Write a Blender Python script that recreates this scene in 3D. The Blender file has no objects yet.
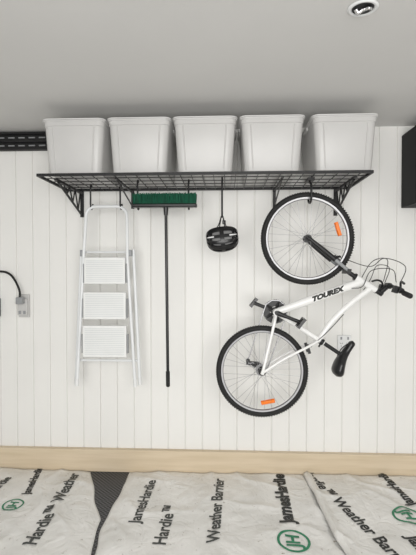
import bpy, bmesh, math, random
from math import sin, cos, pi, radians, sqrt
from mathutils import Vector, Matrix, noise
random.seed(4)
sc = bpy.context.scene
COL = sc.collection
ORI = {}

# ---------------------------------------------------------------- materials
def mat(name, col, rough=0.5, metal=0.0, var=0.0, vscale=6.0, bump=0.0, bscale=40.0, spec=0.5, col2=None, stretch=None, trans=0.0):
    m = bpy.data.materials.new(name); m.use_nodes = True
    nt = m.node_tree; b = nt.nodes["Principled BSDF"]
    b.inputs["Base Color"].default_value = (*col, 1)
    b.inputs["Roughness"].default_value = rough
    b.inputs["Metallic"].default_value = metal
    b.inputs["Specular IOR Level"].default_value = spec
    if trans: b.inputs["Transmission Weight"].default_value = trans
    tc = nt.nodes.new("ShaderNodeTexCoord"); mp = nt.nodes.new("ShaderNodeMapping")
    nt.links.new(tc.outputs["Object"], mp.inputs["Vector"])
    if stretch: mp.inputs["Scale"].default_value = stretch
    if var > 0 or col2:
        n = nt.nodes.new("ShaderNodeTexNoise"); n.inputs["Scale"].default_value = vscale
        n.inputs["Detail"].default_value = 6
        nt.links.new(mp.outputs[0], n.inputs["Vector"])
        r = nt.nodes.new("ShaderNodeValToRGB")
        c2 = col2 if col2 else tuple(max(0, c * (1 - var)) for c in col)
        r.color_ramp.elements[0].position = 0.35; r.color_ramp.elements[0].color = (*c2, 1)
        r.color_ramp.elements[1].position = 0.62; r.color_ramp.elements[1].color = (*col, 1)
        nt.links.new(n.outputs["Fac"], r.inputs[0]); nt.links.new(r.outputs[0], b.inputs["Base Color"])
    if bump > 0:
        n2 = nt.nodes.new("ShaderNodeTexNoise"); n2.inputs["Scale"].default_value = bscale
        nt.links.new(mp.outputs[0], n2.inputs["Vector"])
        bp = nt.nodes.new("ShaderNodeBump"); bp.inputs["Strength"].default_value = bump
        bp.inputs["Distance"].default_value = 0.01
        nt.links.new(n2.outputs["Fac"], bp.inputs["Height"]); nt.links.new(bp.outputs[0], b.inputs["Normal"])
    return m

M_wall = mat("painted_boards", (0.85, 0.845, 0.82), 0.45, var=0.03, vscale=1.5)
M_ceil = mat("ceiling_plaster", (0.70, 0.695, 0.68), 0.8, var=0.03, vscale=1.2)
M_pine = mat("pine", (0.68, 0.57, 0.42), 0.6, col2=(0.61, 0.50, 0.35), vscale=2, stretch=(1, 8, 14))
M_black = mat("black_powdercoat", (0.008, 0.008, 0.009), 0.45, var=0.2)
M_rubber = mat("black_rubber", (0.012, 0.012, 0.012), 0.75, var=0.2, bump=0.2, bscale=200)
M_plast = mat("black_plastic", (0.010, 0.010, 0.011), 0.3, var=0.2)
M_bin = mat("bin_plastic", (0.58, 0.575, 0.565), 0.35, var=0.05, vscale=3)
M_lid = mat("lid_plastic", (0.70, 0.70, 0.69), 0.3, var=0.02)
M_ladder = mat("ladder_white", (0.80, 0.82, 0.83), 0.3, var=0.03)
M_step = mat("step_white", (0.80, 0.81, 0.80), 0.45, var=0.03)
M_rib = mat("step_rib_grey", (0.68, 0.70, 0.70), 0.5, var=0.05)
M_green = mat("green_bristle", (0.0, 0.10, 0.05), 0.7, var=0.5, vscale=60, stretch=(1, 1, .1))
M_bike = mat("bike_white", (0.88, 0.88, 0.87), 0.2, var=0.02)
M_chrome = mat("chrome", (0.75, 0.75, 0.76), 0.2, 1.0, var=0.05)
M_spoke = mat("spoke_steel", (0.42, 0.42, 0.43), 0.35, 0.6, var=0.05)
M_alloy = mat("alloy_rim", (0.36, 0.36, 0.37), 0.4, 0.9, var=0.05)
M_orange = mat("orange_reflector", (0.95, 0.22, 0.02), 0.25, var=0.15, vscale=80)
M_white = mat("white_plastic", (0.78, 0.79, 0.79), 0.35, var=0.02)
M_grey = mat("grey_plastic", (0.30, 0.31, 0.32), 0.4, var=0.05)
M_ink = mat("black_ink", (0.03, 0.032, 0.03), 0.6, var=0.3, vscale=30)
M_inkg = mat("grey_ink", (0.06, 0.065, 0.06), 0.6, var=0.3, vscale=30)
M_inkgreen = mat("green_ink", (0.03, 0.24, 0.12), 0.6, var=0.3, vscale=30)
M_foam = mat("helmet_foam", (0.22, 0.22, 0.22), 0.8, var=0.3)
# membrane with mud
M_sheet = mat("membrane", (0.82, 0.81, 0.785), 0.36, col2=(0.70, 0.69, 0.66), vscale=3.5)
nt = M_sheet.node_tree
b = nt.nodes["Principled BSDF"]
n = nt.nodes.new("ShaderNodeTexNoise"); n.inputs["Scale"].default_value = 24; n.inputs["Detail"].default_value = 12; n.inputs["Roughness"].default_value = .75
tc = [x for x in nt.nodes if x.type == 'TEX_COORD'][0]
nt.links.new(tc.outputs["Object"], n.inputs["Vector"])
r = nt.nodes.new("ShaderNodeValToRGB"); r.color_ramp.elements[0].position = .60; r.color_ramp.elements[1].position = .68
nt.links.new(n.outputs["Fac"], r.inputs[0])
mx = nt.nodes.new("ShaderNodeMixRGB"); mx.inputs[2].default_value = (.32, .28, .23, 1)
old = b.inputs["Base Color"].links[0].from_socket
nt.links.new(r.outputs[0], mx.inputs[0]); nt.links.new(old, mx.inputs[1]); nt.links.new(mx.outputs[0], b.inputs["Base Color"])
# crease bump : distorted voronoi ridges
nd = nt.nodes.new("ShaderNodeTexNoise"); nd.inputs["Scale"].default_value = 4
nt.links.new(tc.outputs["Object"], nd.inputs["Vector"])
va = nt.nodes.new("ShaderNodeVectorMath"); va.operation = 'MULTIPLY_ADD'
va.inputs[1].default_value = (.5, .5, .5)
nt.links.new(nd.outputs["Color"], va.inputs[0]); nt.links.new(tc.outputs["Object"], va.inputs[2])
prev = None
for scl, st in ((4.0, .32), (12, .18)):
    vo = nt.nodes.new("ShaderNodeTexVoronoi"); vo.feature = 'DISTANCE_TO_EDGE'; vo.inputs["Scale"].default_value = scl
    nt.links.new(va.outputs[0], vo.inputs["Vector"])
    bp = nt.nodes.new("ShaderNodeBump"); bp.inputs["Strength"].default_value = st; bp.inputs["Distance"].default_value = .03
    nt.links.new(vo.outputs["Distance"], bp.inputs["Height"])
    if prev: nt.links.new(prev.outputs[0], bp.inputs["Normal"])
    prev = bp
nt.links.new(prev.outputs[0], b.inputs["Normal"])
# floor mat
M_floor = mat("rubber_floor", (0.03, 0.03, 0.032), 0.6)
nt = M_floor.node_tree
ck = nt.nodes.new("ShaderNodeTexChecker"); ck.inputs["Scale"].default_value = 60
ck.inputs["Color1"].default_value = (.012, .012, .013, 1); ck.inputs["Color2"].default_value = (.10, .10, .105, 1)
tc = [x for x in nt.nodes if x.type == 'TEX_COORD'][0]
nt.links.new(tc.outputs["Object"], ck.inputs["Vector"]); nt.links.new(ck.outputs["Color"], nt.nodes["Principled BSDF"].inputs["Base Color"])

# ---------------------------------------------------------------- mesh builder
class MB:
    def __init__(s): s.v = []; s.f = []
    def tube(s, pts, r, n=10, closed=False, sy=1.0):
        pts = [Vector(p) for p in pts]; k = len(pts)
        rr = r if isinstance(r, (list, tuple)) else [r] * k
        tan = []
        for i in range(k):
            if closed: t = pts[(i + 1) % k] - pts[i - 1]
            else: t = pts[min(i + 1, k - 1)] - pts[max(i - 1, 0)]
            tan.append(t.normalized())
        a = Vector((0, 0, 1)) if abs(tan[0].z) < .9 else Vector((1, 0, 0))
        u = (a - tan[0] * a.dot(tan[0])).normalized(); base = len(s.v)
        for i in range(k):
            u = (u - tan[i] * u.dot(tan[i])).normalized(); w = tan[i].cross(u)
            for j in range(n):
                an = 2 * pi * j / n
                s.v.append(tuple(pts[i] + (u * cos(an) + w * sin(an) * sy) * rr[i]))
        for i in range(k if closed else k - 1):
            i2 = (i + 1) % k
            for j in range(n):
                j2 = (j + 1) % n
                s.f.append((base + i * n + j, base + i * n + j2, base + i2 * n + j2, base + i2 * n + j))
        if not closed:
            s.f.append(tuple(base + j for j in range(n))[::-1])
            s.f.append(tuple(base + (k - 1) * n + j for j in range(n)))
        return s
    def box(s, c, d, R=None):
        c = Vector(c); b = len(s.v)
        for x in (-1, 1):
            for y in (-1, 1):
                for z in (-1, 1):
                    p = Vector((x * d[0] / 2, y * d[1] / 2, z * d[2] / 2))
                    if R is not None: p = R @ p
                    s.v.append(tuple(c + p))
        for q in ((0, 1, 3, 2), (4, 6, 7, 5), (0, 4, 5, 1), (2, 3, 7, 6), (0, 2, 6, 4), (1, 5, 7, 3)):
            s.f.append(tuple(b + i for i in q))
        return s
    def circ(s, c, R, r, axis='y', n=64, m=10):
        c = Vector(c); pts = []
        for i in range(n):
            a = 2 * pi * i / n
            d = {'y': Vector((cos(a), 0, sin(a))), 'z': Vector((cos(a), sin(a), 0)), 'x': Vector((0, cos(a), sin(a)))}[axis]
            pts.append(c + d * R)
        return s.tube(pts, r, m, True)
    def loops(s, rings, cap0=True, cap1=True):
        b = len(s.v); n = len(rings[0])
        for rg in rings: s.v += [tuple(p) for p in rg]
        for i in range(len(rings) - 1):
            for j in range(n):
                j2 = (j + 1) % n
                s.f.append((b + i * n + j, b + i * n + j2, b + (i + 1) * n + j2, b + (i + 1) * n + j))
        if cap0: s.f.append(tuple(b + j for j in range(n))[::-1])
        if cap1: s.f.append(tuple(b + (len(rings) - 1) * n + j for j in range(n)))
        return s

def rrect(cx, cy, z, w, d, r, seg=5):
    out = []
    for (sx, sy, a0) in ((1, 1, 0), (-1, 1, pi / 2), (-1, -1, pi), (1, -1, 1.5 * pi)):
        for k in range(seg + 1):
            a = a0 + k / seg * pi / 2
            out.append((cx + sx * (w / 2 - r) + r * cos(a), cy + sy * (d / 2 - r) + r * sin(a), z))
    return out

def arc(pts_ctrl, n=8):
    # catmull-rom smoothing
    P = [Vector(p) for p in pts_ctrl]; out = []
    Q = [P[0] * 2 - P[1]] + P + [P[-1] * 2 - P[-2]]
    for i in range(1, len(Q) - 2):
        for k in range(n):
            t = k / n
            out.append(0.5 * ((2 * Q[i]) + (-Q[i - 1] + Q[i + 1]) * t + (2 * Q[i - 1] - 5 * Q[i] + 4 * Q[i + 1] - Q[i + 2]) * t * t + (-Q[i - 1] + 3 * Q[i] - 3 * Q[i + 1] + Q[i + 2]) * t ** 3))
    out.append(P[-1]); return out

def root(name, loc, label, cat, group=None):
    e = bpy.data.objects.new(name, None); e.empty_display_size = .05
    COL.objects.link(e); e.location = loc; ORI[e] = Vector(loc)
    e["label"] = label; e["category"] = cat
    if group: e["group"] = group
    return e

def mk(mb, name, m, parent=None, bevel=0, label=None, cat=None, kind=None, flat=False, origin=None):
    vs = [Vector(v) for v in mb.v]
    if origin is None:
        o = Vector([(min(v[i] for v in vs) + max(v[i] for v in vs)) / 2 for i in range(3)])
    else: o = Vector(origin)
    me = bpy.data.meshes.new(name)
    me.from_pydata([tuple(v - o) for v in vs], [], mb.f); me.update()
    bm = bmesh.new(); bm.from_mesh(me); bmesh.ops.recalc_face_normals(bm, faces=bm.faces); bm.to_mesh(me); bm.free()
    if not flat:
        for p in me.polygons: p.use_smooth = True
        me.set_sharp_from_angle(angle=radians(38))
    me.materials.append(m)
    ob = bpy.data.objects.new(name, me); COL.objects.link(ob); ORI[ob] = o
    if parent:
        ob.parent = parent; ob.location = o - ORI[parent]
    else: ob.location = o
    if bevel:
        bv = ob.modifiers.new("bevel", 'BEVEL'); bv.width = bevel; bv.segments = 2; bv.limit_method = 'ANGLE'
    if label: ob["label"] = label
    if cat: ob["category"] = cat
    if kind: ob["kind"] = kind
    return ob

def text_mesh(s, size, offset=0.0):
    cu = bpy.data.curves.new("t", 'FONT'); cu.body = s; cu.size = size; cu.offset = offset
    cu.align_x = 'CENTER'; cu.align_y = 'CENTER'; cu.resolution_u = 4
    ob = bpy.data.objects.new("t", cu); COL.objects.link(ob)
    dg = bpy.context.evaluated_depsgraph_get(); dg.update()
    me = bpy.data.meshes.new_from_object(ob.evaluated_get(dg))
    bpy.data.objects.remove(ob); 
    bm = bmesh.new(); bm.from_mesh(me); bmesh.ops.triangulate(bm, faces=bm.faces)
    bmesh.ops.subdivide_edges(bm, edges=[e for e in bm.edges if e.calc_length() > size * .2], cuts=2)
    bmesh.ops.triangulate(bm, faces=bm.faces)
    vs = [tuple(v.co) for v in bm.verts]; bm.verts.index_update()
    fs = [tuple(v.index for v in f.verts) for f in bm.faces]; bm.free()
    return vs, fs

# ---------------------------------------------------------------- room
CZ = 2.93
mb = MB(); prof = []
x = -4.03
while x < 4.0:
    prof += [(x - .0055, 0), (x - .001, .011), (x + .001, .011), (x + .0055, 0)]; x += .1475
ring = lambda z: [(a, c, z) for a, c in prof] + [(prof[-1][0], .1, z), (prof[0][0], .1, z)]
mb.loops([ring(-.05), ring(CZ + .1)])
mk(mb, "wall_back", M_wall, kind="structure", flat=True)
mk(MB().box((0, -2.4, -.05), (8, 5.2, .1)), "floor", M_floor, kind="structure")
mk(MB().box((0, -2.6, CZ + .05), (8, 5.2, .1)), "ceiling", M_ceil, kind="structure")
mk(MB().box((0, -.0225, .097), (8, .045, .19)), "baseboard_back", M_pine, kind="structure", bevel=.002)
mk(MB().box((-4.02, -2.6, CZ / 2), (.1, 5.2, CZ)), "wall_left", M_wall, kind="structure")
mk(MB().box((4.0, -2.6, CZ / 2), (.1, 5.2, CZ)), "wall_right", M_wall, kind="structure")

# ---------------------------------------------------------------- shelf
ZS = 2.42; XL, XR = -1.208, 1.176; YF = -.59; YB = -.02
shelf = root("wall_shelf", ((XL + XR) / 2, 0, ZS), "long black steel wire wall shelf on triangular brackets", "shelf")
mb = MB()
mb.box(((XL + XR) / 2, YF, ZS), (XR - XL, .010, .020)).box(((XL + XR) / 2, YB, ZS), (XR - XL, .012, .022))
for xx in (XL, XR): mb.box((xx, (YF + YB) / 2, ZS), (.014, YB - YF, .020))
mk(mb, "frame", M_black, shelf)
mb = MB()
y = YF + .115
while y < YB - .02:
    mb.tube([(XL, y, ZS), (XR, y, ZS)], .0035, 6); y += .115
x = XL + .0795
k = 0
while x < XR - .02:
    mb.tube([(x, YF, ZS - .006), (x, YB, ZS - .006)], .0028 if k % 2 else .004, 6); x += .0795; k += 1
mk(mb, "wire_deck", M_black, shelf)
for bx in (-1.085, 1.07):
    mb = MB()
    mb.box((bx, -.006, ZS - .12), (.03, .010, .22))
    mb.box((bx, -.285, ZS - .026), (.020, .55, .018))
    p0 = Vector((bx, -.012, ZS - .215)); p1 = Vector((bx, -.52, ZS - .035))
    mb.tube([p0, p1], .009, 8)
    for t in (.18, .42, .66):
        q = p0.lerp(p1, t); mb.tube([q, (bx, q.y + .05, ZS - .03)], .006, 6)
        mb.tube([q, (bx, q.y - .065, ZS - .03)], .006, 6)
    mk(mb, "bracket", M_black, shelf)
for bx in (-.645, .56):
    mb = MB()
    mb.box((bx, -.006, ZS - .085), (.025, .010, .15))
    mb.box((bx, -.285, ZS - .022), (.014, .55, .012))
    mb.tube([(bx, -.012, ZS - .145), (bx, -.50, ZS - .028)], .006, 8)
    mk(mb, "bracket", M_black, shelf)
def hook(x, y, zt, zb, w=.03, back=1):
    mb = MB()
    mb.tube(arc([(x, y + .02, zt - .012), (x, y, zt), (x, y - .015, zt - .03), (x, y - .012, (zt + zb) / 2), (x, y - .012, zb + .03), (x, y + .012, zb), (x, y + .038, zb + .02), (x, y + .042, zb + .045)], 6), .007, 8)
    return mk(mb, "hook", M_black, shelf)
hook(-.93, -.24, ZS + .0, 2.225); hook(.125, -.45, ZS, 2.13)
hook(-.52, -.38, ZS, 2.20); hook(-.13, -.38, ZS, 2.20)
hook(-.69, -.24, ZS + .0, 2.225)
# big double hook for the bicycle
mb = MB()
mb.tube(arc([(.775, -.40, ZS - .02), (.775, -.425, ZS - .04), (.775, -.47, ZS - .06), (.775, -.48, 2.28), (.775, -.46, 2.24), (.775, -.42, 2.232), (.775, -.375, 2.25), (.775, -.365, 2.28)], 6), .008, 10)
mb.box((.775, -.42, ZS - .02), (.05, .12, .02))
mk(mb, "hook", M_black, shelf)

# ---------------------------------------------------------------- storage bins
def bin_(cx):
    z0 = ZS + .012; H = .392; W = .468; D = .57; cy = -.312
    r = root("storage_bin", (cx, cy, z0), "white plastic storage tub with lid on the wire shelf", "storage box", "storage tubs on the shelf")
    mb = MB(); rings = []
    rings.append(rrect(cx, cy, z0, W * .80, D * .87, .03))
    rings.append(rrect(cx, cy, z0 + .012, W * .835, D * .90, .045))
    rings.append(rrect(cx, cy, z0 + H * .86, W * .93, D * .955, .05))
    rings.append(rrect(cx, cy, z0 + H * .86 + .004, W * .945, D * .975, .05))
    rings.append(rrect(cx, cy, z0 + H - .022, W * .955, D * .98, .05))
    rings.append(rrect(cx, cy, z0 + H - .020, W * .985, D * .99, .05))
    rings.append(rrect(cx, cy, z0 + H - .012, W * .99, D * .995, .05))
    mb.loops(rings)
    for s in (-1, 1):
        for k in (.31,):
            a = Vector((cx + s * W * k * .93, cy - D * .451, z0 + .02)); b = Vector((cx + s * W * k * 1.06, cy - D * .4785, z0 + H * .84))
            mb.tube([a, b], .005, 6)
    mk(mb, "tub_body", M_bin, r)
    mb = MB()
    mb.loops([rrect(cx, cy, z0 + H - .010, W * 1.0, D * 1.0, .05), rrect(cx, cy, z0 + H - .003, W * 1.0, D * 1.0, .05),
              rrect(cx, cy, z0 + H, W * .98, D * .985, .05), rrect(cx, cy, z0 + H, W * .9, D * .92, .05), rrect(cx, cy, z0 + H + .006, W * .86, D * .89, .05)])
    mk(mb, "lid", M_lid, r)
    for s in (-1, 1):
        mk(MB().box((cx + s * (W * .484), cy, z0 + H - .028), (.012, .12, .028)), "handle", M_lid, r, bevel=.004)
for cx in (-.948, -.472, .002, .482, .990): bin_(cx)

# ---------------------------------------------------------------- step ladder
LY = -.24
lad = root("step_ladder", (-.806, LY, .81), "folded white three-step ladder hanging from shelf hooks", "ladder")
c = -.806
mb = MB()
pts = [(c - .235, LY - .03, .83), (c - .195, LY - .03, 1.5), (c - .176, LY - .03, 1.85), (c - .168, LY, 2.12)]
for k in range(0, 9):
    a = pi - k / 8 * pi / 2; pts.append((c - .088 + .078 * cos(a), LY, 2.167 + .078 * sin(a)))
full = pts + [(2 * c - p[0], p[1], p[2]) for p in pts[::-1]]
mb.tube(full, .0125, 12)
mk(mb, "front_frame", M_ladder, lad)
mb = MB()
for s in (-1, 1):
    mb.tube([(c + s * .212, LY + .025, 1.90), (c + s * .262, LY + .025, .83)], .013, 10)
mb.tube([(c - .25, LY + .025, 1.0), (c + .25, LY + .025, 1.0)], .010, 8)
mb.tube([(c - .212, LY + .025, 1.88), (c + .212, LY + .025, 1.88)], .008, 8)
mk(mb, "rear_frame", M_ladder, lad)
for s in (-1, 1):
    mk(MB().tube([(c + s * .2352, LY - .03, .865), (c + s * .2375, LY - .03, .805)], .016, 10), "foot", M_white, lad)
    mk(MB().tube([(c + s * .2605, LY + .025, .865), (c + s * .2635, LY + .025, .805)], .016, 10), "foot", M_white, lad)
    mk(MB().box((c + s * .193, LY - .005, 1.87), (.03, .05, .05)), "hinge", M_grey, lad, bevel=.004)
for (z1, z0, w, dy) in ((1.834, 1.625, .328, -.045), (1.558, 1.345, .340, -.05), (1.295, 1.045, .350, -.055)):
    mk(MB().box((c, LY + dy, (z0 + z1) / 2), (w, .030, z1 - z0)), "step", M_step, lad, bevel=.003)
    mb = MB(); k = z0 + .022
    while k < z1 - .015:
        mb.box((c, LY + dy - .0160, k), (w * .90, .003, .006)); k += .0145
    st_ = mk(mb, "tread_ribbing", M_rib, lad, label="fine grey anti-slip tread ribbing")
    for s in (-1, 1): mk(MB().box((c + s * (w / 2 + .008), LY + dy + .01, (z0 + z1) / 2 - .02), (.008, .03, .15)), "step_bracket", M_grey, lad)

# ---------------------------------------------------------------- broom
BY = -.40
br = root("broom", (-.31, BY, .84), "push broom with green bristles and long black handle hung head up", "broom")
mk(MB().box((-.31, BY, 2.222), (.49, .065, .028)), "broom_head", M_plast, br, bevel=.008)
mb = MB()
for i in range(84):
    for j in range(5):
        bx = -.31 - .236 + i * .472 / 83; by = BY - .024 + j * .012
        mb.tube([(bx, by, 2.234), (bx + random.uniform(-.005, .005), by + (j - 2) * .004 + random.uniform(-.003, .003), 2.31 + random.uniform(-.004, .006))], [.0026, .0034], 5)
o = mk(mb, "bristles", M_green, br); o["kind"] = "stuff"
mk(MB().tube([(-.302, BY, 2.23), (-.302, BY, 2.15)], [.022, .015], 12), "socket", M_plast, br)
mk(MB().tube([(-.302, BY, 2.17), (-.288, BY, .86)], .0115, 12), "handle", M_plast, br)
mk(MB().tube([(-.2892, BY, .96), (-.288, BY, .85), (-.288, BY, .842)], [.0155, .0155, .01], 12), "grip", M_rubber, br)

# ---------------------------------------------------------------- helmet (crown outwards and down)
HX, HY, HZ = .125, -.43, 1.985
hel = root("bicycle_helmet", (HX, HY, HZ), "black vented bicycle helmet with white accents hanging by its straps", "helmet")
TL = Matrix.Rotation(radians(-46), 3, 'X')
TR = Matrix.Rotation(radians(-7), 3, 'Y')
def hp(a, b_, k=1.0):
    cb = -cos(b_); x_ = (abs(cb) ** .9) * (1 if cb > 0 else -1) * .120 * k; q = max(0.0, sin(b_)) ** .62
    sa = max(0.0, sin(a)) ** .85
    p = Vector((x_, -cos(a) * .095 * q * k, - sa * .135 * q * k))
    return tuple(Vector((HX, HY, HZ)) + TR @ (TL @ p))
def rib(a0, a1, k0, k1, b0=.06, b1=pi - .06, n=24, m=4):
    mb = MB(); rings = []
    for i in range(n + 1):
        bb = b0 + (b1 - b0) * i / n
        o = [hp(a0 + (a1 - a0) * j / m, bb, k1) for j in range(m + 1)] + [hp(a0 + (a1 - a0) * j / m, bb, k0) for j in range(m, -1, -1)]
        rings.append(o)
    return mb.loops(rings)
mk(rib(.0, pi, .78, .88, .05, pi - .05, 24, 24), "liner", M_foam, hel)
for (a0, a1) in ((0, .26), (.52, .74), (.96, 1.18), (1.40, 1.74), (1.96, 2.18), (2.40, 2.62), (2.88, pi)):
    mk(rib(a0, a1, .80, 1.0), "shell_rib", M_plast, hel)
for (a0, a1, b0, b1) in ((.58, .68, .5, 1.1), (.58, .68, 2.0, 2.6)):
    mk(rib(a0, a1, .9, 1.01, b0, b1, 10, 2), "accent", M_white, hel, label="white accent stripe")
for b0 in (.22, .80, 1.57, 2.34, 2.92):
    mk(rib(.02, pi - .02, .80, .985, b0 - .10, b0 + .10, 3, 24), "cross_rib", M_plast, hel)
for sx in (-1, 1):
    for sy in (-1, 1):
        q = Vector((HX, HY, HZ)) + TL @ Vector((sx * .05, sy * .065, -.01))
        mk(MB().tube(arc([tuple(q), ((q.x + HX) / 2, (q.y + HY) / 2 - .01, max(q.z, HZ) + .045), (HX + sx * .006, HY - .008 + sy * .006, 2.135)], 5), .004, 6), "strap", M_rubber, hel)
mk(MB().box((HX + .014, HY - .01, 2.09), (.026, .012, .03)), "buckle", M_plast, hel, bevel=.004)

# ---------------------------------------------------------------- bicycle (local frame: x forward, z up, y to its left)
bike = root("bicycle", (0, 0, 0), "white mountain bicycle hanging vertically by its front wheel from the shelf", "bicycle")
WB = 1.048; R = .345
def wheel(cx, front, refl_ang):
    c = Vector((cx, 0, 0))
    mb = MB(); n = 72; prof = [(.306, -.011), (.306, .011), (.294, .010), (.289, .004), (.289, -.004), (.294, -.010)]
    rings = []
    for i in range(n + 1):
        a = 2 * pi * i / n
        rings.append([(cx + r_ * cos(a), y_, r_ * sin(a)) for r_, y_ in prof])
    mb.loops(rings, False, False)
    w = mk(mb, "front_wheel" if front else "rear_wheel", M_alloy, bike, origin=c)
    mb = MB().circ(c, .3235, .0195, n=72, m=14)
    for i in range(110):
        a = 2 * pi * i / 110
        for yy, da in ((-.010, 0), (.010, .5)):
            aa = a + da * 2 * pi / 110
            q = Matrix.Rotation(-aa, 3, 'Y')
            mb.box((cx + .342 * cos(aa), yy, .342 * sin(aa)), (.004, .012, .010), q)
    mk(mb, "tyre", M_rubber, w)
    mb = MB().tube([(cx, -.05, 0), (cx, .05, 0)], .016, 14)
    for s in (-1, 1):
        mb.tube([(cx, s * .028, 0), (cx, s * .032, 0)], .028, 20)
        mb.tube([(cx, s * .05, 0), (cx, s * .068, 0)], .008, 10)
    mk(mb, "hub", M_black, w)
    for s in (-1, 1):
        base = {}
        for i in range(16):
            a = 2 * pi * i / 16 + (0 if s > 0 else pi / 16)
            if i < 2:
                off = (1 if i % 2 == 0 else -1) * 1.1
                mbs = MB().tube([(.024 * cos(off), s * .03, .024 * sin(off)), (.291, s * .004, 0)], .0012, 5)
                me = bpy.data.meshes.new("spoke"); me.from_pydata(mbs.v, [], mbs.f); me.materials.append(M_spoke)
                base[i % 2] = me
            ob = bpy.data.objects.new("spoke", base[i % 2]); COL.objects.link(ob); ob.parent = w
            ob.rotation_euler = (0, a, 0)
    a = refl_ang
    for s in (-1, 1):
        R_ = Matrix.Rotation(-a, 3, 'Y')
        mk(MB().box((cx + .235 * cos(a), s * .014, .235 * sin(a)), (.024, .008, .105), R_), "reflector", M_orange, w, bevel=.004, label="orange spoke reflector")
    return w
def loc_dir(wx, wz):
    f = (wx * .3187 + wz * .948); u = (wx * .948 - wz * .3187); return math.atan2(u, f)
wheel(WB, True, loc_dir(29, 9)); wheel(0, False, loc_dir(6, -30))
BB = Vector((.454, 0, -.042)); HL = Vector((.889, 0, .43)); HTp = Vector((.846, 0, .60)); SCl = Vector((.355, 0, .348))
DT = Vector((.876, 0, .485))
mb = MB()
mb.tube([BB, BB.lerp(DT, .3), BB.lerp(DT, .85), DT], [.026, .031, .031, .028], 18)
mb.tube(arc([(.858, 0, .568), (.70, 0, .462), (.53, 0, .374), (.362, 0, .325)], 5), .0205, 14)
mb.tube([BB, SCl + (SCl - BB).normalized() * .02], .0185, 14)
mb.tube([HL, HTp], .024, 16)
mb.tube([BB + Vector((0, -.036, 0)), BB + Vector((0, .036, 0))], .025, 16)
for s in (-1, 1):
    mb.tube(arc([(.358, s * .012, .325), (.29, s * .045, .255), (.14, s * .058, .108), (.0, s * .062, 0)], 5), .0095, 10)
    mb.tube(arc([(.43, s * .022, -.038), (.34, s * .04, -.03), (0, s * .062, 0)], 5), .011, 10)
    mb.tube([(-.01, s * .062, 0), (.025, s * .062, 0)], .014, 10)
mk(mb, "frame", M_bike, bike)
# lettering on down tube
d = (DT - BB).normalized(); up = Vector((d.z, 0, -d.x)); cen = BB.lerp(DT, .59)
vs, fs = text_mesh("TOUREX", .046, .0034)
mb = MB(); mb.f = fs
for v in vs:
    b_ = v[1]
    yy = sqrt(max(1e-5, .0312 ** 2 - min(abs(b_), .030) ** 2)) + .0012
    sh = v[1] * .45
    mb.v.append(tuple(cen + d * (v[0] * 1.30 + sh) + up * b_ + Vector((0, yy, 0))))
mk(mb, "lettering", M_ink, bike, flat=True, label="black slanted lettering on the down tube")
# fork
crown = Vector((.912, 0, .352)); fh = Vector((WB, 0, 0)); fd = (fh - crown)
mb = MB()
mb.box(crown + Vector((-.003, 0, .0)), (.036, .145, .030), Matrix.Rotation(.25, 3, 'Y'))
mb.tube([crown, HL], .017, 12); mb.tube([HL + Vector((.002, 0, -.012)), HL], .027, 14)
for s in (-1, 1):
    a = crown + fd * .34 + Vector((0, s * .06, 0)); b2 = fh + Vector((-.004, s * .062, .01))
    mb.tube([a, a.lerp(b2, .5), b2], [.019, .018, .013], 12)
    mb.tube([b2, fh + Vector((0, s * .062, -.012))], .012, 10)
e0 = crown + fd * .36
mb.tube(arc([e0 + Vector((0, -.06, 0)), e0 + Vector((.03, -.035, .03)), e0 + Vector((.035, 0, .045)), e0 + Vector((.03, .035, .03)), e0 + Vector((0, .06, 0))], 5), .008, 8)
fork = mk(mb, "fork", M_black, bike)
for s in (-1, 1): mk(MB().tube([crown + Vector((0, s * .06, 0)), crown + fd * .38 + Vector((0, s * .06, 0))], .0125, 12), "stanchion", M_grey, fork)
# rim brakes
for s in (-1, 1):
    mk(MB().box(crown + fd * .30 + Vector((.02, s * .035, .0)), (.06, .014, .02), Matrix.Rotation(1.1, 3, 'Y')), "rim_brake", M_black, bike)
    mk(MB().box((.275, s * .035, .265), (.07, .014, .02), Matrix.Rotation(.6, 3, 'Y')), "rim_brake", M_black, bike)
# stem, bar
HB = Vector((.905, 0, .675)); st = HTp + (HTp - HL).normalized() * .035
mb = MB().tube([HTp, st + (HTp - HL).normalized() * .02], .02, 14).tube([st, HB], .018, 12).tube([HB + Vector((0, -.03, 0)), HB + Vector((0, .03, 0))], .022, 14)
mk(mb, "stem", M_black, bike)
mb = MB()
hpts = []
for y_, df, du in ((-.31, -.045, .035), (-.2, -.03, .035), (-.12, -.012, .03), (-.06, 0, .0), (0, 0, 0), (.06, 0, 0), (.12, -.012, .03), (.2, -.03, .035), (.31, -.045, .035)):
    hpts.append(HB + Vector((df, y_, du)))
mb.tube(arc(hpts, 4), .0125, 12)
bar = mk(mb, "handlebar", M_black, bike)
for s in (-1, 1):
    a = HB + Vector((-.032, s * .21, .035)); b2 = HB + Vector((-.047, s * .325, .036))
    mk(MB().tube([a, a.lerp(b2, .05), b2, b2 + (b2 - a) * .02], [.016, .018, .018, .012], 12), "grip", M_rubber, bar)
    l0 = HB + Vector((-.02, s * .165, .03))
    mb = MB().tube([l0 + Vector((0, -.02, 0)), l0 + Vector((0, .02, 0))], .02, 12)
    mb.tube(arc([l0, l0 + Vector((.045, s * .01, -.02)), l0 + Vector((.055, s * .06, -.04)), l0 + Vector((.04, s * .14, -.05))], 5), [.008] * 16, 8)
    mb.box(l0 + Vector((.0, -s * .03, -.025)), (.05, .045, .03))
    mk(mb, "brake_lever", M_black, bar)
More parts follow.
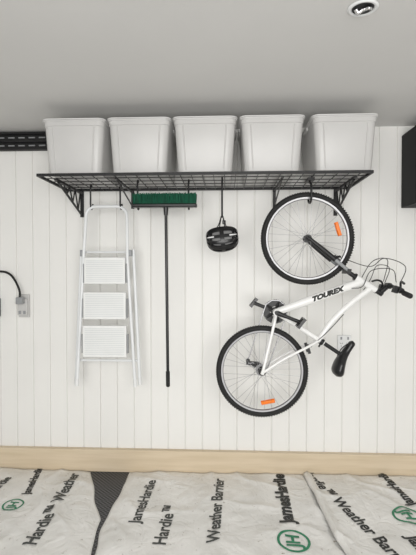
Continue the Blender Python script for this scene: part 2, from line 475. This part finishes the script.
cabs = [
 arc([HB + Vector((.02, .14, .02)), HB + Vector((.16, .10, .03)), HB + Vector((.18, .02, -.1)), HB + Vector((.09, .01, -.18)), crown + fd * .30 + Vector((.04, 0, .02))], 8),
 arc([HB + Vector((.02, -.14, .02)), HB + Vector((.14, -.1, .0)), HB + Vector((.12, -.05, -.11)), HB + Vector((.0, -.03, -.13)), (.72, -.02, .495)], 8),
 arc([HB + Vector((.03, .12, .0)), HB + Vector((.11, .10, -.05)), HB + Vector((.06, .05, -.17)), (.84, .03, .49), (.80, .025, .42)], 8),
 arc([HB + Vector((.03, -.12, .0)), HB + Vector((.19, -.08, -.04)), HB + Vector((.13, .0, -.17)), (.86, -.03, .47), (.80, -.02, .41)], 8),
 arc([(.60, 0, .435), (.45, .02, .365), (.34, .02, .305), (.29, .02, .28)], 6)]
for cb in cabs: mk(MB().tube(cb, .003, 6), "cable", M_black, bike)
# seat post + saddle
mk(MB().tube([(.362, 0, .32), (.312, 0, .505)], .0145, 12), "seat_post", M_black, bike)
mk(MB().tube([(.358, 0, .335), (.352, 0, .36)], .024, 14).tube([(.35, .0, .348), (.31, .0, .34)], .007, 8), "seat_clamp", M_black, bike)
mb = MB(); rings = []
N = 26
for i in range(N + 1):
    t = i / N; f = .145 + t * .29
    if t < .35: w_ = .084 - .006 * (t / .35)
    elif t < .68: w_ = .078 - .048 * ((t - .35) / .33)
    else: w_ = .030 - .006 * ((t - .68) / .32)
    e = min(1, sqrt(max(.01, 1 - (1 - min(t / .18, 1)) ** 2))) * min(1, sqrt(max(.01, 1 - (1 - min((1 - t) / .09, 1)) ** 2)))
    zt = .588 - .024 * sin(pi * min(1, t * 1.1))
    th = .102 - .050 * min(1, t * 1.3)
    rings.append([(f, w_ * e * cos(a), zt - th / 2 + th / 2 * e * sin(a)) for a in [2 * pi * k / 20 for k in range(20)]])
mb.loops(rings)
sad = mk(mb, "saddle", M_plast, bike)
for s in (-1, 1):
    mk(MB().tube(arc([(.19, s * .03, .525), (.25, s * .022, .507), (.34, s * .022, .507), (.40, s * .008, .535)], 5), .0042, 6), "saddle_rail", M_black, sad)
mk(MB().box((.308, 0, .508), (.04, .05, .024)), "rail_clamp", M_black, sad)
# drivetrain (right side = -y)
mb = MB(); n = 88
for (rad, y0) in ((.090, -.050), (.070, -.058),):
    outer = []; inner = []
    for i in range(n):
        a = 2 * pi * i / n; rr_ = rad + (.004 if i % 2 else -.002)
        outer.append((rr_ * cos(a), rr_ * sin(a))); inner.append(((rad - .030) * cos(a), (rad - .030) * sin(a)))
    rg = [[(BB.x + p[0], y0 - .0015, BB.z + p[1]) for p in outer], [(BB.x + p[0], y0 + .0015, BB.z + p[1]) for p in outer],
          [(BB.x + p[0], y0 + .0015, BB.z + p[1]) for p in inner], [(BB.x + p[0], y0 - .0015, BB.z + p[1]) for p in inner],
          [(BB.x + p[0], y0 - .0015, BB.z + p[1]) for p in outer]]
    mb.loops(rg, False, False)
for i in range(5):
    a = 2 * pi * i / 5
    mb.tube([BB + Vector((0, -.056, 0)), BB + Vector((.078 * cos(a), -.054, .078 * sin(a)))], .012, 8)
mb.tube([BB + Vector((0, -.07, 0)), BB + Vector((0, -.045, 0))], .032, 16)
mk(mb, "chainring", M_black, bike)
mb = MB()
for k, rr_ in enumerate((.045, .040, .034, .028, .023)):
    mb.tube([(0, -.035 - k * .004, 0), (0, -.037 - k * .004, 0)], rr_, 32)
mk(mb, "cassette", M_alloy, bike)
mb = MB()
cp = [(BB.x, BB.z + .089), (.0, .041), (-.03, .028), (-.041, 0), (-.025, -.033), (.01, -.045), (.03, -.075), (.012, -.105), (.03, -.13), (.06, -.118), (BB.x - .03, BB.z - .084), (BB.x + .03, BB.z - .084), (BB.x + .072, BB.z - .052), (BB.x + .089, BB.z), (BB.x + .07, BB.z + .055)]
mb.tube([(p[0], -.050, p[1]) for p in cp], .0045, 6, True)
mk(mb, "chain", M_alloy, bike)
mb = MB().box((.022, -.060, -.075), (.03, .012, .10), Matrix.Rotation(.25, 3, 'Y')).tube([(.03, -.055, -.02), (.03, -.075, -.05)], .014, 10)
for p in ((.012, -.06), (.032, -.118)): mb.tube([(p[0], -.056, p[1]), (p[0], -.044, p[1])], .016, 14)
mk(mb, "derailleur", M_black, bike)
for s, ang in ((1, 1.62), (-1, 1.62 + pi)):
    dv = Vector((cos(ang), 0, sin(ang))); a = BB + Vector((0, s * .062, 0)); b2 = BB + dv * .170 + Vector((0, s * .075, 0))
    cr = mk(MB().tube([BB + Vector((0, s * .03, 0)), a + Vector((0, s * .012, 0))], .016, 12).tube([a, a.lerp(b2, .5), b2], [.019, .013, .014], 12, sy=.8), "crank_arm", M_black, bike)
    pc = b2 + Vector((0, s * .065, 0))
    Rp = Matrix.Rotation(-.35, 3, 'Y')
    mbp = MB().tube([b2, b2 + Vector((0, s * .11, 0))], .008, 8)
    for q in (-1, 1):
        mbp.box(pc + Rp @ Vector((q * .036, 0, 0)), (.011, .095, .022), Rp)
    for q in (-.045, 0, .045): mbp.box(pc + Vector((0, q, 0)), (.080, .010, .020), Rp)
    mk(mbp, "pedal", M_plast, bike)
RM = Matrix(((.3187, 0, .948, .424), (0, -1, 0, -.42), (.948, 0, -.3187, .975), (0, 0, 0, 1)))
bike.rotation_mode = 'QUATERNION'
loc, rot, _ = RM.decompose(); bike.location = loc; bike.rotation_quaternion = rot

# ---------------------------------------------------------------- wall items
rail = root("wall_rail", (-2.1, 0, 2.84), "black slotted steel rail fixed along the top of the wall", "rail")
mb = MB()
mb.box((-2.1, -.006, 2.842), (2.0, .010, .155))
for z in (2.775, 2.842, 2.91): mb.box((-2.1, -.022, z), (2.0, .03, .018))
mk(mb, "channel", M_black, rail)
mb = MB()
for i in range(22):
    for z in (2.876, 2.808): mb.box((-3.05 + i * .09, -.0135, z), (.055, .006, .010))
mk(mb, "slot_insert", M_grey, rail)

cab = root("wall_cabinet", (1.78, 0, 2.25), "black box-shaped cabinet fixed high on the wall", "cabinet")
M_cab = mat("matte_black_paint", (.004, .004, .0045), .6, var=.2, spec=.25)
mk(MB().box((1.80, -.14, 2.55), (.38, .275, .60)), "cabinet_body", M_cab, cab, bevel=.006)
mk(MB().box((1.80, -.286, 2.55), (.37, .018, .59)), "door", M_cab, cab, bevel=.004)
mk(MB().tube([(1.66, -.31, 2.42), (1.66, -.31, 2.52)], .006, 8).box((1.66, -.302, 2.42), (.01, .02, .01)).box((1.66, -.302, 2.52), (.01, .02, .01)), "handle", M_grey, cab)

def outlet(x, z, w, h, lab, plug):
    r_ = root("power_outlet", (x, 0, z), lab, "power outlet")
    mk(MB().box((x, -.012, z), (w, .022, h)), "cover_plate", M_white if not plug else M_bin, r_, bevel=.006)
    if plug:
        mk(MB().box((x, -.036, z - .01), (w * .90, .032, h * .70)), "housing", M_bin, r_, bevel=.006)
        for q in (-.02, .02): mk(MB().box((x + q, -.054, z - .055), (.020, .008, .028)), "switch", M_grey, r_, bevel=.002)
    else:
        for q in (-.028, .028): mk(MB().box((x + q, -.026, z + .038), (.014, .008, .022)), "switch", M_grey, r_, bevel=.002)
        for s in (-1, 1):
            mb = MB()
            for q in (-1, 1): mb.box((x + s * .028 + q * .008, -.0235, z - .005), (.003, .003, .012), Matrix.Rotation(q * .5, 3, 'Y'))
            mb.box((x + s * .028, -.0235, z - .028), (.003, .003, .012))
            mk(mb, "socket", M_black, r_)
    return r_
outlet(-1.597, 1.425, .095, .20, "white weatherproof power outlet with a grey plug on the board wall", True)
outlet(1.147, 1.125, .115, .125, "white double power outlet on the board wall", False)
pc = root("power_cable", (-1.6, 0, 1.45), "black power cable plugged into the wall outlet", "cable")
mk(MB().box((-1.6, -.0805, 1.475), (.056, .056, .06)), "plug", M_grey, pc, bevel=.008, label="grey plug")
mk(MB().tube(arc([(-1.6, -.085, 1.495), (-1.603, -.085, 1.56), (-1.645, -.07, 1.64), (-1.70, -.05, 1.695), (-1.77, -.03, 1.72), (-1.86, -.02, 1.71), (-1.93, -.02, 1.62), (-1.90, -.02, 1.5)], 8), .0095, 8), "cord", M_rubber, pc)
mk(MB().box((-1.865, -.03, 1.41), (.11, .058, .17)), "adapter", M_plast, pc, bevel=.012)

# downlight on ceiling
dl = root("downlight", (.78, -1.6, CZ), "small round recessed ceiling light with dark interior and chrome clip", "light")
mb = MB(); n = 40; rg = []
for (r_, z) in ((.046, CZ - .001), (.048, CZ - .007), (.056, CZ - .008), (.064, CZ - .002)):
    rg.append([(.78 + r_ * 1.08 * cos(2 * pi * i / n), -1.6 + r_ * sin(2 * pi * i / n), z) for i in range(n)])
mb.loops(rg, False, False)
mk(mb, "trim_ring", M_white, dl)
mk(MB().tube([(.78, -1.6, CZ - .003), (.78, -1.6, CZ - .001)], .048, 32), "recess_shade_disc", M_black, dl)  # flat black disc, paints the shade inside the uncut light recess
mk(MB().tube(arc([(.745, -1.6, CZ - .004), (.765, -1.58, CZ - .014), (.785, -1.6, CZ - .008), (.80, -1.62, CZ - .014), (.816, -1.60, CZ - .004)], 5), .008, 8), "lamp_clip", M_chrome, dl)

# ---------------------------------------------------------------- membrane sheets
def hgt(x, y, seed):
    a = noise.noise(Vector((x * 2.2 + y * .8, y * 1.6, seed)))
    wx = x + .12 * noise.noise(Vector((x * 3, y * 3, seed + 20))); wy = y + .12 * noise.noise(Vector((x * 3, y * 3, seed + 30)))
    r1 = 1 - abs(noise.noise(Vector((wx * 3.2 + wy * 1.6, wy * 1.8 - wx * .8, seed + 7)))) * 3.0
    r2 = 1 - abs(noise.noise(Vector((wx * 7 - wy * 4, wy * 6, seed + 3)))) * 3.0
    base = .022 if seed > 9 else .008
    return base + .010 * (a + .6) + .013 * max(0, r1) ** 2 + .003 * max(0, r2) ** 2
def hmax(x, y, seed):
    e = .012
    return max(hgt(x, y, seed), *(hgt(x + dx, y + dy, seed) for dx, dy in ((e, 0), (-e, 0), (0, e), (0, -e)))) + .003
def edge(ctrl, y):
    for (y0, x0), (y1, x1) in zip(ctrl, ctrl[1:]):
        if y <= y0 and y >= y1:
            t = (y0 - y) / (y0 - y1); return x0 + (x1 - x0) * t
    return ctrl[-1][1]
def sheet(L, Rr, seed, label, nx, ytop=-.06):
    mb = MB(); ny = 170; yb = -2.3
    for j in range(ny + 1):
        y = ytop + (yb - ytop) * j / ny
        xl, xr = edge(L, y), edge(Rr, y)
        xl += .025 * noise.noise(Vector((0, y * 4, seed))); xr += .025 * noise.noise(Vector((1, y * 4, seed)))
        for i in range(nx + 1):
            t = i / nx; x = xl + (xr - xl) * t
            yy = y + (.02 * noise.noise(Vector((x * 3, 0, seed))) + .01 if j == 0 else 0)
            z = hgt(x, yy, seed)
            ee = min(t * nx, (1 - t) * nx)
            if seed > 9:
                # rolled, slightly lifted free edge
                z += .020 * math.exp(-((ee - 2.2) / 1.6) ** 2)
                if ee < 1: z = z * .45 + .012
                mb.v.append((x, yy, z))
            else: mb.v.append((x, yy, z * min(1, .25 + ee * .15)))
    for j in range(ny):
        for i in range(nx):
            a = j * (nx + 1) + i; mb.f.append((a, a + 1, a + nx + 2, a + nx + 1))
    ob = mk(mb, "ground_sheet", M_sheet, label=label, cat="sheet")
    so = ob.modifiers.new("solid", 'SOLIDIFY'); so.thickness = .0015
    return ob
def print_text(ob, seed, s, size, p, dr, m=M_ink, off=.0, sx=1.0, name="printed_lettering"):
    vs, fs = text_mesh(s, size, off); dr = Vector((dr[0], dr[1])).normalized(); up_ = Vector((-dr.y, dr.x))
    mb = MB(); mb.f = fs
    for v in vs:
        q = Vector(p) + dr * v[0] * sx + up_ * v[1]
        mb.v.append((q.x, q.y, hmax(q.x, q.y, seed)))
    return mk(mb, name, m, ob, flat=True)
def emblem(ob, seed, p, rad, dr):
    mb = MB(); n = 48; m_ = 3
    for i in range(n):
        a = 2 * pi * i / n
        for k in range(m_ + 1):
            r_ = rad * (.84 + .16 * k / m_); x = p[0] + r_ * cos(a); y = p[1] + r_ * sin(a)
            mb.v.append((x, y, hmax(x, y, seed)))
    for i in range(n):
        for k in range(m_):
            i2 = (i + 1) % n; mb.f.append((i * (m_ + 1) + k, i * (m_ + 1) + k + 1, i2 * (m_ + 1) + k + 1, i2 * (m_ + 1) + k))
    mk(mb, "printed_emblem", M_inkgreen, ob, flat=True, label="green ring emblem")
    print_text(ob, seed, "JH", rad * 1.15, p, dr, M_inkgreen, rad * .035, name="printed_emblem")
s1 = sheet([(0, -3.0), (-3, -3.0)], [(-.05, -1.02), (-.73, -.715), (-1.1, -.665), (-2.4, -.62)], 1.3, "dirty wrinkled white building membrane sheet with green round emblem", 150)
s2 = sheet([(0, -.665), (-.73, -.675), (-1.1, -.64), (-2.4, -.60)], [(0, .84), (-1.0, .91), (-2.4, .99)], 5.1, "wrinkled white building membrane sheet with bold black lettering", 120)
s3 = sheet([(0, .79), (-1.0, .86), (-2.4, .94)], [(0, 3.0), (-3, 3.0)], 9.7, "creased white building membrane sheet lying along the pine board", 150)
U = (0.03, 1)
B = .0025
print_text(s2, 5.1, "JamesHardie", .112, (-.455, -.50), U, M_inkg, B)
print_text(s2, 5.1, "Hardie\u2122", .12, (-.25, -.78), U, M_inkg, B)
print_text(s2, 5.1, "Weather Barrier", .118, (.09, -.56), U, M_inkg, B)
print_text(s2, 5.1, "Hardie\u2122 Weather Barrier", .10, (-.08, -1.7), U, M_inkg, B)
print_text(s2, 5.1, "JamesHardie", .132, (.585, -.41), U, M_ink, .006)
emblem(s2, 5.1, (.585, -.92), .105, U)
print_text(s3, 9.7, "Hardie\u2122 Weather Barrier", .118, (1.02, -.60), (.32, -1), M_ink, .003)
print_text(s3, 9.7, "JamesHardie", .10, (1.47, -.26), (-.1, 1), M_ink, .004)
emblem(s3, 9.7, (1.41, -.64), .10, (0.2, -1))
print_text(s3, 9.7, "JamesHardie", .11, (1.36, -1.15), (.1, -1), M_ink, .004)
print_text(s1, 1.3, "Hardie\u2122 Weather", .122, (-1.09, -.58), (-.06, 1), M_inkg, .003)
print_text(s1, 1.3, "Barrier", .12, (-1.06, -1.5), U, M_inkg, B)
print_text(s1, 1.3, "JamesHardie", .085, (-1.42, -.24), (-.2, 1), M_ink, .003)
emblem(s1, 1.3, (-1.40, -.60), .075, U)
print_text(s1, 1.3, "JamesHardie", .095, (-1.65, -.45), U, M_inkg, B)

# ---------------------------------------------------------------- light, camera
w = bpy.data.worlds.new("World"); sc.world = w; w.use_nodes = True
w.node_tree.nodes["Background"].inputs[0].default_value = (.97, .985, 1.0, 1)
w.node_tree.nodes["Background"].inputs[1].default_value = .36
def area(loc, rot, sx, sy, pw, col):
    l = bpy.data.lights.new("daylight", 'AREA'); l.shape = 'RECTANGLE'; l.size = sx; l.size_y = sy; l.energy = pw; l.color = col
    o = bpy.data.objects.new("daylight", l); COL.objects.link(o); o.location = loc; o.rotation_euler = rot; return o
area((.3, -4.9, 1.65), (radians(90), 0, 0), 3.4, 2.1, 152, (1, .985, .96))
cd = bpy.data.cameras.new("camera"); cam = bpy.data.objects.new("camera", cd); COL.objects.link(cam)
cd.lens = 27.0; cd.sensor_width = 36; cd.clip_start = .05
cam.location = (.16, -3.55, 1.73); cam.rotation_euler = (radians(90 - .95), 0, radians(2.58))
sc.camera = cam
sc.view_settings.view_transform = 'Standard'
